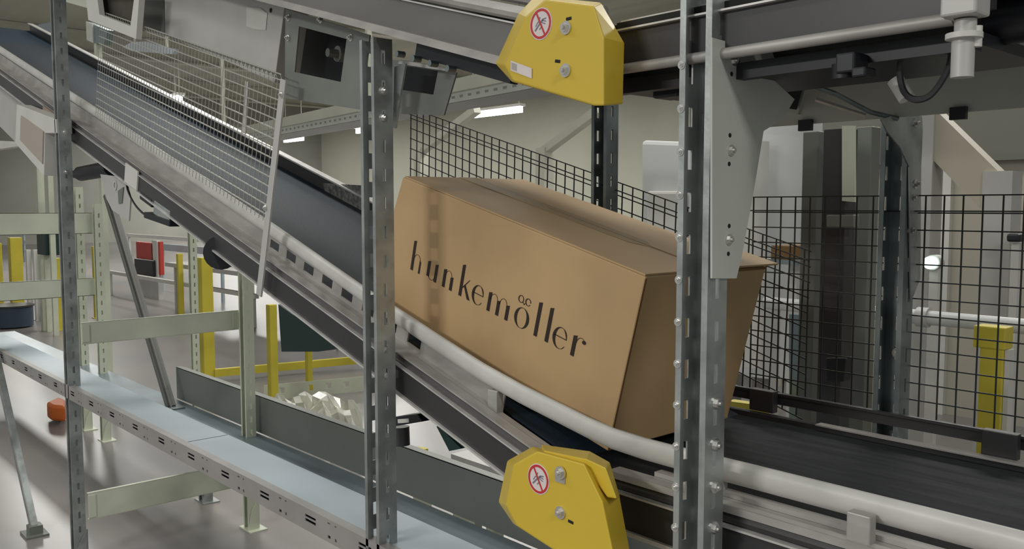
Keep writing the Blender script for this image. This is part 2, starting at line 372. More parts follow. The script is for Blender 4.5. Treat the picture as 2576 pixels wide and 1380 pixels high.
# ------------------------------------------------------------------ yellow bearing covers
def ring_disc(mb, c, r0, r1, y, th, n=36):
    for k in range(n):
        a, a2 = 2 * math.pi * k / n, 2 * math.pi * (k + 1) / n
        P = lambda r, t: Vector((c.x + r * math.cos(t), y, c.z + r * math.sin(t)))
        mb.prism([P(r0, a), P(r1, a), P(r1, a2), P(r0, a2)], (0, -th, 0))
def sign(cov, px, py, Y, rr, tilt=0):
    c = A(px, py, Y)
    s = MB().cyl((c.x, Y, c.z), (c.x, Y - .0008, c.z), rr, 36).build('warning_sign', 'signwhite', cov)
    s['label'] = 'round white prohibition sign with red ring and slash'
    m = MB(); ring_disc(m, c, rr * .78, rr * .93, Y - .0008, .0006)
    a = math.radians(118 + tilt); d = Vector((math.cos(a), 0, math.sin(a))) * rr * .82
    m.bar(c + d + Vector((0, -.0012, 0)), c - d + Vector((0, -.0012, 0)), .0006, rr * .12)
    m.build('red_ring', 'signred', s)
    g = MB(); cc = Vector((c.x, Y - .0011, c.z))
    def st(x0, z0, x1, z1, w): g.bar(cc + Vector((x0 * rr, 0, z0 * rr)), cc + Vector((x1 * rr, 0, z1 * rr)), .0005, w * rr)
    st(-.50, -.38, -.1, .0, .11); st(-.1, 0, .22, .25, .12); st(.22, .25, .5, .28, .07); st(.15, .18, .48, .10, .06); st(.08, .08, .42, -.06, .06)
    st(-.2, .1, -.05, .42, .07); st(-.45, -.12, -.25, .14, .06); st(-.1, -.35, .15, -.12, .07)
    g.build('hand_pictogram', 'signink', s)
def boltpx(cov, px, py, Y, r=.0075):
    c = A(px, py, Y); return MB().hexbolt((c.x, Y, c.z), (0, -1, 0), r, .008).build('bolt', 'bolt', cov)
def slotpx(cov, px, py, Y, w=.012, h=.0055, rot=0):
    c = A(px, py, Y); b = MB(); d = Vector((math.cos(rot), 0, math.sin(rot))) * w / 2
    b.tube([(c.x - d.x, Y, c.z - d.z), (c.x + d.x, Y, c.z + d.z)], h / 2, 10, (.25, 1)); return b.build('adjusting_slot', 'hole', cov, smooth=True)
YC = 1.035
uc = thing('bearing_cover', (-1.05, 1.07, 1.75), 'upper yellow plastic roller cover at top centre with white sticker', 'machine cover')
Fp = [(1372, -2), (1494, 14), (1519, 95), (1519, 266), (1495, 266), (1292, 205), (1270, 165), (1322, 42)]
Bp = [(1346, -10), (1508, 6), (1560, 66), (1570, 112), (1567, 264), (1300, 208), (1246, 160), (1304, 34)]
Bp = [(1346, -10), (1512, 6), (1572, 108), (1568, 262), (1500, 262), (1288, 206), (1246, 160), (1304, 34)]
MB().loft([A(x, y, YC) for x, y in Fp], [A(x, y, 1.10) for x, y in Bp]).build('cover_shell', 'yellow', uc, bevel=.003)
sign(uc, 1361, 60, YC, .0265); boltpx(uc, 1425, 70, YC); boltpx(uc, 1424, 177, YC); slotpx(uc, 1431, 47, YC); slotpx(uc, 1403, 154, YC, rot=-.2)
c = A(1285, 162, YC - .001); d = A(1338, 182, YC - .001)
b = MB(); up = Vector((0, 0, .017)); b.frame(c - up * .6, d - c, up, (0, -.0005, 0)); s = b.build('sticker', 'signwhite', uc); s['label'] = 'small white rectangular sticker'
b = MB(); b.frame(c - up * .45 + (d - c) * .05 + Vector((0, -.0006, 0)), (d - c) * .25, up * .7, (0, -.0003, 0)); b.build('printed_patch', mat('patch_grey', (.42, .38, .36), .6), s)
lc = thing('bearing_cover', (-1.05, 1.07, 1.0), 'lower yellow plastic roller cover under the box, bottom centre', 'machine cover')
Fp = [(1352, 1134), (1470, 1166), (1516, 1262), (1545, 1400), (1530, 1440), (1420, 1400), (1300, 1322), (1272, 1270), (1292, 1168)]
Bp = [(1340, 1122), (1478, 1150), (1560, 1250), (1588, 1400), (1570, 1440), (1420, 1392), (1290, 1315), (1254, 1262), (1276, 1158)]
MB().loft([A(x, y, YC) for x, y in Fp], [A(x, y, 1.12) for x, y in Bp]).build('cover_shell', 'yellow', lc, bevel=.003)
Fp = [(1480, 1162), (1534, 1180), (1556, 1250), (1552, 1268), (1520, 1232)]
Bp = [(1400, 1116), (1515, 1142), (1556, 1232), (1562, 1258), (1560, 1262)]
Fp = [(1368, 1132), (1476, 1154), (1524, 1176), (1552, 1254), (1528, 1250), (1474, 1176), (1368, 1140)]
Bp = [(1362, 1117), (1484, 1134), (1534, 1162), (1560, 1250), (1530, 1250), (1474, 1176), (1362, 1132)]
MB().loft([A(x, y, 1.05) for x, y in Fp], [A(x, y, 1.13) for x, y in Bp]).build('cover_lid', 'yellow', lc, bevel=.002)
sign(lc, 1355, 1204, YC, .0270, 2); c = A(1410, 1192, YC)
MB().box(c.x - .011, c.x + .012, YC - .002, YC, c.z - .014, c.z + .006).build('washer_plate', 'rail', lc)
boltpx(lc, 1411, 1188, YC - .002); boltpx(lc, 1411, 1288, YC); slotpx(lc, 1436, 1312, YC, rot=-.1)

# ------------------------------------------------------------------ upper conveyor
S2 = .29
uin = thing('belt_conveyor', (-1.3, 1.4, 1.85), 'upper inclined grey conveyor beam rising to the top left corner', 'conveyor')
def U(x, n, y): return Vector((x, y, 1.868 + S2 * (-1.271 - x))) + dn * n
def ustrip(b, xa, xb, na, nb, ya, yb): return b.prism([U(xa, na, ya), U(xb, na, ya), U(xb, nb, ya), U(xa, nb, ya)], (0, yb - ya, 0))
ustrip(MB(), -6, -1.05, .012, .076, 1.115, 1.13).build('side_panel', mat('brushed_grey', (.21, .20, .195), .42, .35, .15, 2, stretch=(.5, 1, 4)), uin)
b = MB(); ustrip(b, -6, -1.05, -.002, .014, 1.10, 1.13); b.build('bottom_flange', 'rail', uin)
b = MB(); ustrip(b, -6, -1.05, .076, .079, 1.108, 1.14); b.build('edge_strip', 'edge', uin)
b = MB(); b.tube([U(-6, .096, 1.14), U(-1.1, .096, 1.14)], .014, 10); b.tube([U(-6, .125, 1.17), U(-1.1, .125, 1.17)], .012, 10); b.build('guide_tube', 'rail', uin, smooth=True)
ustrip(MB(), -6, -1.05, .09, .094, 1.16, 1.78).build('belt', 'beltd', uin)
b = MB(); ustrip(b, -2.2, -1.05, .01, .06, 1.16, 1.78); b.build('slider_bed', 'black', uin)
ustrip(MB(), -6, -1.05, .0, .09, 1.79, 1.80).build('side_panel', 'plate', uin)
for x0, x1 in ((-1.63, -1.42),):
    for k in range(4):
        MB().cyl((x0 + .06 * k, 1.12, 1.893 + .29 * (-1.42 - x0 - .06 * k) - .02), (x0 + .06 * k, 1.14, 1.893 + .29 * (-1.42 - x0 - .06 * k) - .02), .007, 12).build('fixing_bolt', 'galvd', uin, smooth=True)
ustrip(MB(), -1.58, -1.27, -.034, -.003, 1.14, 1.16).build('black_track', 'black', uin)
ufl = thing('belt_conveyor', (-.3, 1.4, 1.82), 'upper level conveyor with dark side panel at top right', 'conveyor')
MB().box(-1.0, -.41, 1.125, 1.135, 1.832, 1.888).build('side_panel', 'panel', ufl)
MB().tube([(-1.0, 1.12, 1.826), (-.452, 1.12, 1.826)], .0085, 12).build('bottom_tube', 'rail', ufl, smooth=True)
MB().box(-1.0, -.41, 1.115, 1.14, 1.888, 1.891).box(-1.0, -.41, 1.14, 1.15, 1.905, 1.91).build('edge_strip', 'edge', ufl)
MB().box(-1.0, -.41, 1.13, 1.14, 1.891, 1.905).build('groove_strip', 'hole', ufl)
MB().box(-1.1, -.2, 1.16, 1.79, 1.905, 1.91).build('belt', 'beltd', ufl)
MB().box(-1.05, -.44, 1.155, 1.175, 1.792, 1.816).box(-1.05, -.44, 1.175, 1.40, 1.800, 1.816).build('slider_bed', 'black', ufl)  # front strip is the shadow band below the tube, put in as black
b = MB().box(-1.35, 1.0, 1.80, 1.812, 1.783, 1.905); b.build('far_side_panel', 'plate', ufl)
MB().prism([A(x, y, 1.5) for x, y in [(2180, 142), (2396, 106), (2396, 130), (2180, 166)]], (0, .03, 0)).build('cross_profile', 'white', ufl)  # white bar stands in for a light band reflecting below the conveyor
for px, py in ((2415, 285), (2030, 315)):
    c = A(px, py, 1.795); MB().box(c.x - .017, c.x + .013, 1.787, 1.799, c.z - .012, c.z + .012).build('rubber_stop', 'black', ufl)
# motors hanging from the level part
def pxbox(px0, py0, px1, py1, Y, th):
    a, b_ = A(px0, py1, Y), A(px1, py0, Y)
    return MB().box(a.x, b_.x, Y, Y + th, a.z, b_.z)
m1 = thing('sensor_unit', tuple(A(2140, 180, 1.10)), 'black sensor block hanging under the upper conveyor at right', 'sensor')
pxbox(2100, 128, 2150, 186, 1.115, .04).build('sensor_body', 'black', m1, bevel=.003); pxbox(2140, 165, 2178, 196, 1.11, .03).build('connector', 'black', m1, bevel=.003)
c = A(2125, 184, 1.135); MB().cyl((c.x, 1.135, c.z - .008), (c.x, 1.135, c.z + .012), .017, 14).build('lens_barrel', 'black', m1, smooth=True)
m2 = thing('drive_box', tuple(A(1670, 210, 1.2)), 'black box under the upper conveyor left of the nearest post', 'machine part')
pxbox(1640, 178, 1706, 248, 1.2, .05).build('housing', 'black', m2, bevel=.004)
b = A(1641, 218, 1.2); MB().hexbolt((b.x, 1.2, b.z), (0, -1, 0), .004, .005).build('bolt', 'bolt', m2)
# cable loop with white plug
cl = thing('cable', tuple(A(2390, 180, 1.2)), 'grey cable loop with white plug hanging below the upper conveyor', 'cable')
pts = [(2285, 120), (2268, 145), (2264, 190), (2275, 232), (2300, 250), (2335, 243), (2365, 210), (2388, 165), (2396, 120), (2398, 90)]
def smoothpts(p, n=6):
    out = []
    for i in range(len(p) - 1):
        p0, p1, p2, p3 = p[max(i - 1, 0)], p[i], p[i + 1], p[min(i + 2, len(p) - 1)]
        for k in range(n):
            t = k / n; out.append(.5 * ((2 * p1) + (p2 - p0) * t + (2 * p0 - 5 * p1 + 4 * p2 - p3) * t * t + (3 * p1 - p0 - 3 * p2 + p3) * t ** 3))
    return out + [p[-1]]
MB().tube(smoothpts([A(x, y, 1.19) for x, y in pts]), .0045, 8).build('cable_loop', 'panel', cl, smooth=True)
MB().tube([A(2252, 200, 1.198), A(2282, 248, 1.198)], .011, 12).build('plug', 'white', cl, smooth=True)
# pneumatic cylinder at right
pc = thing('pneumatic_cylinder', tuple(A(2425, 190, 1.085)), 'light grey upright cylinder with round fittings at top right', 'machine part')
def vcyl(mb, px, py0, py1, Y, r, n=16):
    a, b_ = A(px, py0, Y), A(px, py1, Y); return mb.cyl((a.x, Y, a.z), (a.x, Y, b_.z), r, n)
vcyl(MB(), 2420, 195, 90, 1.085, .0125).build('lower_barrel', 'light', pc, smooth=True)
vcyl(MB(), 2428, 90, 50, 1.085, .012).build('piston_rod', 'light', pc, smooth=True)
b = MB(); vcyl(b, 2425, 98, 84, 1.085, .020); vcyl(b, 2456, 118, 66, 1.09, .006); b.build('collar', 'white', pc, smooth=True)
b = MB(); c = A(2435, 45, 1.085); b.box(c.x - .022, c.x + .018, 1.06, 1.10, c.z, c.z + .06).box(c.x - .015, c.x + .010, 1.10, 1.1249, c.z + .005, c.z + .05); b.build('upper_block', 'light', pc, bevel=.003)
MB().cyl(A(2385, 22, 1.08), A(2410, 26, 1.08), .012, 12).build('side_fitting', 'light', pc, smooth=True)
b = thing('drive_shaft', tuple(A(2500, 55, 1.3)), 'dark drive roller at the top right corner beyond the cylinder', 'roller')
MB().cyl((A(2490, 60, 1.25).x, 1.25, A(2490, 60, 1.25).z), (A(2490, 60, 1.25).x + .4, 1.25, A(2490, 60, 1.25).z + .0), .03, 20).build('roller', 'black', b, smooth=True)
# grey gusset plate on the near right post, standing across the belt line
gp_ = thing('gusset_plate', (-.785, 1.15, 1.5), 'grey bolted steel gusset plate fixed to the nearest post', 'bracket')
pts = [(1786, 95), (1820, 104), (1845, 118), (1935, 122), (1944, 150), (1940, 200), (1994, 250), (1965, 300), (1916, 330), (1893, 470), (1862, 640), (1848, 700), (1786, 700)]
MB().prism([AX(x, y, -.786) for x, y in pts], (.004, 0, 0)).build('plate', 'plate', gp_, bevel=.0008)
for px, py in ((1845, 152), (1838, 378), (1833, 602)):
    c = AX(px, py, -.782); MB().hexbolt(c, (1, 0, 0), .0058, .006).build('bolt', 'bolt', gp_)
b = MB()
for px, py in ((1840, 186), (1836, 340), (1834, 412), (1834, 568), (1832, 638), (1858, 152)):
    c = AX(px, py, -.782); b.cyl(c - Vector((.001, 0, 0)), c + Vector((.0006, 0, 0)), .0035, 10)
b.build('bolt_holes', 'hole', gp_)
# far gusset
g2 = thing('gusset_plate', tuple(A(2270, 330, 1.87)), 'pale flared gusset plate at the head of the dark rear post', 'bracket')
MB().prism([AX(x, y, -.838) for x, y in [(2213, 300), (2240, 292), (2316, 292), (2318, 330), (2314, 420), (2312, 700), (2288, 760), (2284, 420), (2262, 372), (2228, 330)]], (.003, 0, 0)).build('plate', 'galv', g2)
for py in (308, 462): c = AX(2302, py, -.835); MB().hexbolt(c, (1, 0, 0), .007, .008).build('bolt', 'bolt', g2)
rd = thing('brace_rod', tuple(A(2100, 240, 1.5)), 'thin dark rod slanting down below the upper right conveyor', 'rod')
MB().tube([A(1950, 182, 1.45), A(2100, 235, 1.6), A(2190, 282, 1.74), A(2258, 298, 1.80)], .005, 8).build('rod', 'galvd', rd, smooth=True)
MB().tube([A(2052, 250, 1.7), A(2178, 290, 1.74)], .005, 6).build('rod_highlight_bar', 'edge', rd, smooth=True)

# ------------------------------------------------------------------ wire guard left
wg = thing('wire_guard', tuple(A(652, 745, 1.145)), 'pale fine wire guard panel with flat end bar along the incline', 'guard')
bar = MB(); p0, p1 = A(652, 742, 1.145), A(714, 200, 1.145)
bar.bar(p0, p1, .005, .030).build('end_bar', 'light', wg)
for px, py in ((708, 238), (668, 522)):
    c = A(px, py, 1.142); MB().hexbolt(c, (0, -1, 0), .006, .006).build('bolt', 'bolt', wg)
top0 = Vector((-3.75, 1.15, 2.362)); top1 = Vector((-2.215, 1.15, 1.940))
ddir = (top1 - top0).normalized(); nrm = Vector((-ddir.z, 0, ddir.x))
if nrm.z < 0: nrm = -nrm
w = MB(); HG = .40; P = .027; WR = .0016
Lg = (top1 - top0).length; ext = -.05
n = int((Lg + ext) / P)
for k in range(n + 1):
    a = top1 - ddir * (k * P); w.bar(a, a - nrm * HG, .0015, .0015)
    w.bar(a, a + nrm * .016 + Vector((0, -.004, 0)) - ddir * .006, .0022, .0022)
    w.bar(a + nrm * .016 + Vector((0, -.004, 0)) - ddir * .006, a + nrm * .004 + Vector((0, .022, 0)) - ddir * .012, .0022, .0022)
for k in range(int(HG / P) + 1):
    a = top1 - nrm * (k * P); w.bar(a, a - ddir * (Lg + ext), .0030, .0030)
a = top1 + nrm * .016 + Vector((0, -.004, 0)); w.bar(a, a - ddir * (Lg + ext), .003, .003)
w.build('wire_mesh', 'wirel', wg)
b = MB(); p0, p1 = A(622, 205, 1.16), A(614, 335, 1.16); b.bar(p0, p1, .004, .022); b.build('hanger_strip', 'light', wg)
# ------------------------------------------------------------------ black far fences
def mesh_panel(name, o, u, lu, v, lv, pu, pv, label, wd=.0028, extra=None):
    r = thing(name, tuple(o), label, 'wire fence'); b = MB(); u, v, o = Vector(u).normalized(), Vector(v).normalized(), Vector(o)
    k = 0
    while k * pu <= lu + .001: b.bar(o + u * k * pu, o + u * k * pu + v * lv, wd, wd); k += 1
    k = 0
    while k * pv <= lv + .001: b.bar(o + v * k * pv + Vector((0, -.003, 0)), o + v * k * pv + u * lu + Vector((0, -.003, 0)), wd, wd); k += 1
    if extra: b.bar(o + v * extra + Vector((0, -.02, 0)), o + v * extra + u * lu + Vector((0, -.02, 0)), wd, wd)
    b.build('wire_mesh', 'wired', r); return r
ff = mesh_panel('wire_fence', (-1.245, 1.925, 1.624), (1, 0, 0), 2.0, (0, 0, -1), .481, .0385, .0370, 'black square mesh fence level along the right side of the belt', extra=.033)
MB().box(-1.30, .9, 1.865, 1.87, 1.128, 1.156).box(-1.30, .9, 1.86, 1.865, 1.150, 1.156).build('bottom_bar', 'panel', ff)
fi = mesh_panel('wire_fence', (-2.72, 1.932, 1.966), (1, 0, -.289), 1.70, (-.03, 0, -1), .407, .0400, .0370, 'black square mesh fence slanting down behind the cardboard box', extra=.02)

# ------------------------------------------------------------------ upper left sheet metal
def poly(pts, Y, th, name, m, parent=None, bevel=0): return MB().prism([A(x, y, Y) for x, y in pts], (0, th, 0)).build(name, m, parent, bevel=bevel)
lb = thing('electrical_cabinet', tuple(A(690, 205, 1.3)), 'light grey sheet metal cabinet at upper left behind the wire guard', 'cabinet')
poly([(413, -60), (718, -60), (716, 10), (690, 208), (560, 150), (415, 88)], 1.24, .08, 'body', 'light', lb, .002)
poly([(620, 18), (655, 20), (672, 34), (668, 76), (640, 74), (620, 66)], 1.238, .001, 'paper_label', 'white', lb)
c = A(681, 26, 1.239); MB().cyl(c, c + Vector((0, -.001, 0)), .0065, 16).build('lock_hole', 'hole', lb)
poly([(356, -20), (412, -20), (414, 88), (352, 72)], 1.27, .26, 'side_housing', 'olive', lb)
def framed(pts_out, pts_in, Y, th, m, parent, name='plate'):
    b = MB(); n = len(pts_out)
    for i in range(n):
        j = (i + 1) % n
        b.prism([A(*pts_out[i], Y), A(*pts_out[j], Y), A(*pts_in[j], Y), A(*pts_in[i], Y)], (0, th, 0))
    return b.build(name, m, parent)
p1 = thing('mounting_plate', tuple(A(800, 260, 1.2)), 'grey steel plate with dark square opening left of the middle post', 'plate')
PM = mat('dark_galvanised_plate', (.25, .26, .24), .45, .3, .15, 5)
framed([(718, 22), (930, 88), (908, 276), (716, 246)], [(752, 66), (872, 98), (857, 206), (741, 181)], 1.20, .004, PM, p1)
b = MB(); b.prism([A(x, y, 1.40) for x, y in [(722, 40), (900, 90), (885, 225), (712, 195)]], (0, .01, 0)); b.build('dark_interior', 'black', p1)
b = MB(); c = A(848, 135, 1.30); b.cyl(c, c + Vector((.0, .08, 0)), .022, 14).cyl(c + Vector((0, -.03, 0)), c, .012, 10); b.build('shaft_end', 'olive', p1, smooth=True)
for px, py in ((727, 45), (726, 95), (808, 50), (884, 95)): boltpx(p1, px, py, 1.20, .006)
p2 = thing('mounting_plate', tuple(A(1060, 285, 1.2)), 'grey steel plate with dark square opening right of the middle post', 'plate')
framed([(985, 150), (1150, 176), (1116, 290), (968, 285)], [(1016, 166), (1102, 178), (1090, 238), (1012, 226)], 1.21, .004, PM, p2)
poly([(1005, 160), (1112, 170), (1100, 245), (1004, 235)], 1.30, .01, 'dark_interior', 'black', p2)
poly([(1006, 150), (1150, 176), (1146, 182), (1000, 160)], 1.19, .02, 'top_flange', 'edge', p2)
b = thing('hanger_strap', tuple(A(1000, 300, 1.17)), 'tapering pale steel strap just right of the middle post head', 'bracket')
poly([(992, 168), (1020, 160), (1008, 230), (994, 322), (988, 322)], 1.16, .005, 'strap', 'galv', b)
b = thing('window_frame_box', tuple(A(290, 90, 1.12)), 'white framed inspection hood with dark brown window, upper left', 'machine cover')
framed([(214, -30), (352, -30), (342, 98), (222, 50)], [(242, -24), (340, -24), (328, 66), (250, 36)], 1.12, .02, 'white', b, 'hood_frame')
poly([(236, -28), (346, -28), (332, 74), (244, 44)], 1.16, .02, 'window', 'brownd', b)
b = thing('hood_rail', tuple(A(190, 10, 1.35)), 'pale rail running into the white framed hood from the left', 'rail')
poly([(100, -40), (240, -40), (226, 22), (170, 6), (60, -36)], 1.36, .05, 'rail', 'cream', b)
b = thing('display_screen', tuple(A(120, 120, 3)), 'pale blue blurred screen left of the tall left post', 'screen')
poly([(95, 62), (130, 55), (132, 95), (112, 118), (96, 112)], 3.0, .1, 'screen', 'glass', b)
c = A(112, 105, 3.05); MB().box(c.x - .03, c.x + .03, 3.02, 3.08, 0, c.z).build('stem', 'cream', b)
b = thing('hanging_panel', tuple(A(372, 135, 6)), 'pale blue white panel hanging far behind the top of the wire guard', 'panel')  # unclear bright shape built as a sheet; the hanger rods are added
poly([(308, 118), (330, 106), (366, 104), (396, 114), (440, 124), (434, 136), (380, 132), (330, 128)], 6, .08, 'panel_sheet', 'glass', b)
for px in (340, 420): c = A(px, 120, 6.04); MB().box(c.x - .02, c.x + .02, 6.02, 6.06, c.z, 7).build('hanger_rod', 'truss', b)
b = thing('guide_post', tuple(A(230, 100, 2.2)), 'blue white glazed post under the white framed hood', 'post')
poly([(216, 54), (270, 76), (262, 112), (218, 104)], 2.2, .05, 'post', 'tealt', b); poly([(216, 54), (232, 60), (234, 108), (218, 100)], 2.19, .01, 'pale_edge', 'white', b)
c = A(244, 100, 2.22); MB().box(c.x - .03, c.x + .03, 2.205, 2.245, 0, c.z).build('stem', 'cream', b)
# machinery hung on the incline at far left
cb2 = thing('junction_box', tuple(A(90, 440, 1.12)), 'off white box with pinkish door hanging below the incline at far left', 'box')
poly([(42, 262), (140, 300), (142, 335), (112, 335), (110, 442), (38, 360)], 1.10, .065, 'body', 'white', cb2, .003)
poly([(52, 290), (108, 330), (106, 412), (50, 352)], 1.095, .004, 'door', mat('door_pinkish', (.42, .36, .31), .5), cb2)
b = thing('chute_sheet', tuple(A(10, 340, 1.3)), 'light grey sloping sheet at the left edge below the incline', 'panel')
poly([(-60, 150), (0, 205), (60, 262), (42, 360), (0, 318), (-60, 270)], 1.25, .05, 'sheet', 'light', b)
b = thing('beam_end', tuple(A(20, 360, 1.6)), 'pale horizontal bar end at the left edge below the sloping sheet', 'beam')
poly([(-40, 352), (38, 356), (42, 368), (-40, 380)], 1.5, .06, 'bar', 'white', b)
b = thing('drive_motor', tuple(A(240, 440, 1.25)), 'black motor under the incline just right of the tall left post', 'motor')
mb = MB().cyl(A(205, 436, 1.25), A(282, 422, 1.25), .035, 16); mb.build('motor_body', 'black', b, smooth=True)
MB().cyl(A(190, 438, 1.25), A(215, 434, 1.25), .02, 12).build('shaft', 'black', b, smooth=True)
b = thing('hanger_bracket', tuple(A(290, 500, 1.2)), 'white folded bracket plate hanging below the dark side panel', 'bracket')
poly([(252, 438), (314, 446), (328, 500), (324, 555), (282, 528), (268, 500)], 1.20, .006, 'plate', 'light', b)
c = A(290, 466, 1.199); ring = MB(); ring_disc(ring, c, .012, .02, 1.199, .002, 16); ring.build('bored_ring', 'plate', b)
poly([(296, 480), (310, 470), (306, 510), (298, 512)], 1.196, .003, 'slot', 'olive', b)
b = thing('sensor_cable', tuple(A(330, 500, 1.19)), 'thin dark cable drooping from the side panel to the black sensor', 'cable')
MB().tube(smoothpts([A(x, y, 1.2) for x, y in [(318, 450), (322, 480), (340, 515), (365, 540), (392, 548)]]), .004, 6).build('cable', 'black', b, smooth=True)
b = thing('photo_sensor', tuple(A(400, 550, 1.19)), 'black and silver photo sensor below the white label plate', 'sensor')
mb = MB().bar(A(365, 490, 1.19), A(395, 512, 1.19), .04, .03); mb.build('sensor_head', 'black', b, bevel=.003)
MB().bar(A(400, 520, 1.19), A(440, 548, 1.19), .04, .05).build('metal_housing', 'galv', b, bevel=.003)
MB().bar(A(375, 540, 1.185), A(440, 562, 1.185), .04, .022).build('plug', 'black', b, bevel=.003)
b = thing('round_motor', tuple(A(560, 640, 1.2)), 'black rounded motor end below the incline beside the wire guard bar', 'motor')
MB().cyl(A(556, 635, 1.19), A(556, 635, 1.26), .055, 20).build('motor_body', 'black', b, smooth=True)
b = thing('cable_box', tuple(A(1030, 1090, 1.25)), 'black sensor box with small white printed label right of the middle post', 'sensor')
poly([(990, 1048), (1050, 1040), (1062, 1060), (990, 1072)], 1.22, .06, 'housing', 'black', b, .002)
poly([(1000, 1054), (1028, 1052), (1029, 1062), (1001, 1064)], 1.219, .002, 'white_label', 'white', b)
MB().cyl(A(1008, 1072, 1.25), A(1010, 1118, 1.25), .022, 16).build('motor_body', 'panel', b, smooth=True)
b = thing('cable_cover', tuple(A(1130, 1100, 1.25)), 'dark pointed cover under the conveyor panel right of the black sensor box', 'cover')
poly([(1098, 1072), (1118, 1086), (1160, 1128), (1130, 1134)], 1.22, .05, 'cover', 'green', b)
b = thing('dark_hood', tuple(A(740, 850, 1.9)), 'green black hood below the incline left of the middle post', 'cover')
poly([(700, 765), (735, 790), (905, 890), (905, 870), (870, 872), (800, 884), (708, 884)], 1.9, .25, 'hood', 'green', b)

# ------------------------------------------------------------------ yellow barriers and items on the floor behind
def bollard(px, pyb, wpx, pyt, label, m='yellowp', z=0):
    p = AZ(px, pyb, z); f = (p - CAM).dot(FW); ww = wpx / F * f * .8; t = A(px, pyt, p.y)
    r = thing('barrier_post', tuple(p), label, 'barrier')
    MB().box(p.x - ww / 2, p.x + ww / 2, p.y - ww / 2, p.y + ww / 2, z, t.z).build('post', m, r, bevel=.006)
    MB().box(p.x - ww * .8, p.x + ww * .8, p.y - ww * .8, p.y + ww * .8, z, z + .012).build('base_plate', m, r)
    return p, t
bollard(523, 962, 36, 648, 'wide yellow barrier post on the floor left of the slim pale leg')
bollard(688, 1028, 26, 766, 'yellow barrier post between the slim pale leg and the middle post')
bollard(778, 992, 18, 832, 'thin yellow barrier post next to the middle post')
bollard(456, 800, 16, 638, 'far thin yellow post left of the wide yellow one')
bollard(45, 790, 34, 598, 'far yellow post near the left edge of the view')
bollard(5, 800, 14, 612, 'far yellow post cut by the left edge of the view')
bollard(148, 830, 22, 650, 'far yellow post just left of the tall left post')
bollard(245, 800, 16, 620, 'far yellow post seen between the distant pale legs')
p = AZ(540, 962, 0)
rb = thing('barrier_rail', tuple(p), 'low yellow floor rail joining the yellow posts left of the middle post', 'barrier')
q = AZ(905, 912, .06); MB().bar(Vector((p.x, p.y, .09)), Vector((q.x, q.y, .09)), .05, .07).build('rail', 'yellowp', rb)
b = thing('base_frame', tuple(AZ(780, 1000, 0)), 'pale perforated machine base on the floor below the yellow rail', 'machine part')
p = AZ(650, 1010, 0); q = AZ(905, 985, 0)
bm_ = MB(); dv = (q - p); up = Vector((0, 0, .13)); bm_.slotted(p + Vector((0, .05, .0)), dv, up, (0, .02, 0), [(.05, .10, [(dv.length * t, dv.length * t + .05) for t in (.14, .42, .60, .78)])]); bm_.build('perforated_side', 'cream', b)
random.seed(3)
b = thing('wrapped_pallet_goods', tuple(AZ(800, 1030, .0)), 'crumpled grey plastic wrapped goods on the floor left of the middle post', 'goods')
me = MB(); pts = []; nx, ny = 14, 8
c0, c1, c2, c3 = AZ(655, 1015, .05), AZ(905, 1000, .05), AZ(930, 1170, .05), AZ(720, 1060, .05)
g = []
for i in range(nx + 1):
    for j in range(ny + 1):
        s_, t_ = i / nx, j / ny; p = (c0 * (1 - s_) + c1 * s_) * (1 - t_) + (c3 * (1 - s_) + c2 * s_) * t_
        g.append(p + Vector((0, 0, random.uniform(0, .12) if 0 < i < nx and 0 < j < ny else -.05)))
me.add(g, [(i * (ny + 1) + j, (i + 1) * (ny + 1) + j, (i + 1) * (ny + 1) + j + 1, i * (ny + 1) + j + 1) for i in range(nx) for j in range(ny)])
me.build('wrap', mat('plastic_wrap', (.42, .42, .34), .25, 0, .4, 4), b)
# bright blocks under the conveyor right of the middle post
for (x0, y0, x1, y1, m_, lab) in ((1045, 1125, 1062, 1160, 'yellowp', 'small yellow block right of the middle post under the conveyor'),
                                (1146, 1148, 1158, 1180, 'yellowp', 'small yellow upright marker under the conveyor beside the dark cover'),
                                (1230, 1182, 1243, 1225, 'yellowp', 'yellow upright marker just left of the lower yellow cover')):
    c = A(x0, y0, 2.6); d = A(x1, y1, 2.6); b = thing('yellow_marker', tuple(d), lab, 'marker')
    MB().box(c.x, d.x, 2.6, 2.64, d.z, c.z).build('block', m_, b, bevel=.003)
    MB().box(c.x - .01, d.x + .01, 2.59, 2.65, 0, d.z).build('stand', 'cream', b)
b = thing('roller_table', tuple(AZ(1150, 1240, .3)), 'white topped roller table standing behind the dull steel side beam', 'table')
p = A(1000, 1120, 2.3); MB().box(-2.9, -1.95, 2.25, 3.1, .52, .56).build('table_top', 'light', b)
for x in (-2.8, -2.05):
    for y in (2.3, 3.0): MB().box(x - .02, x + .02, y - .02, y + .02, 0, .52).build('leg', 'cream', b)
MB().bar((-2.45, 2.35, .585), (-2.15, 2.35, .585), .04, .03).build('dark_profile', 'panel', b)
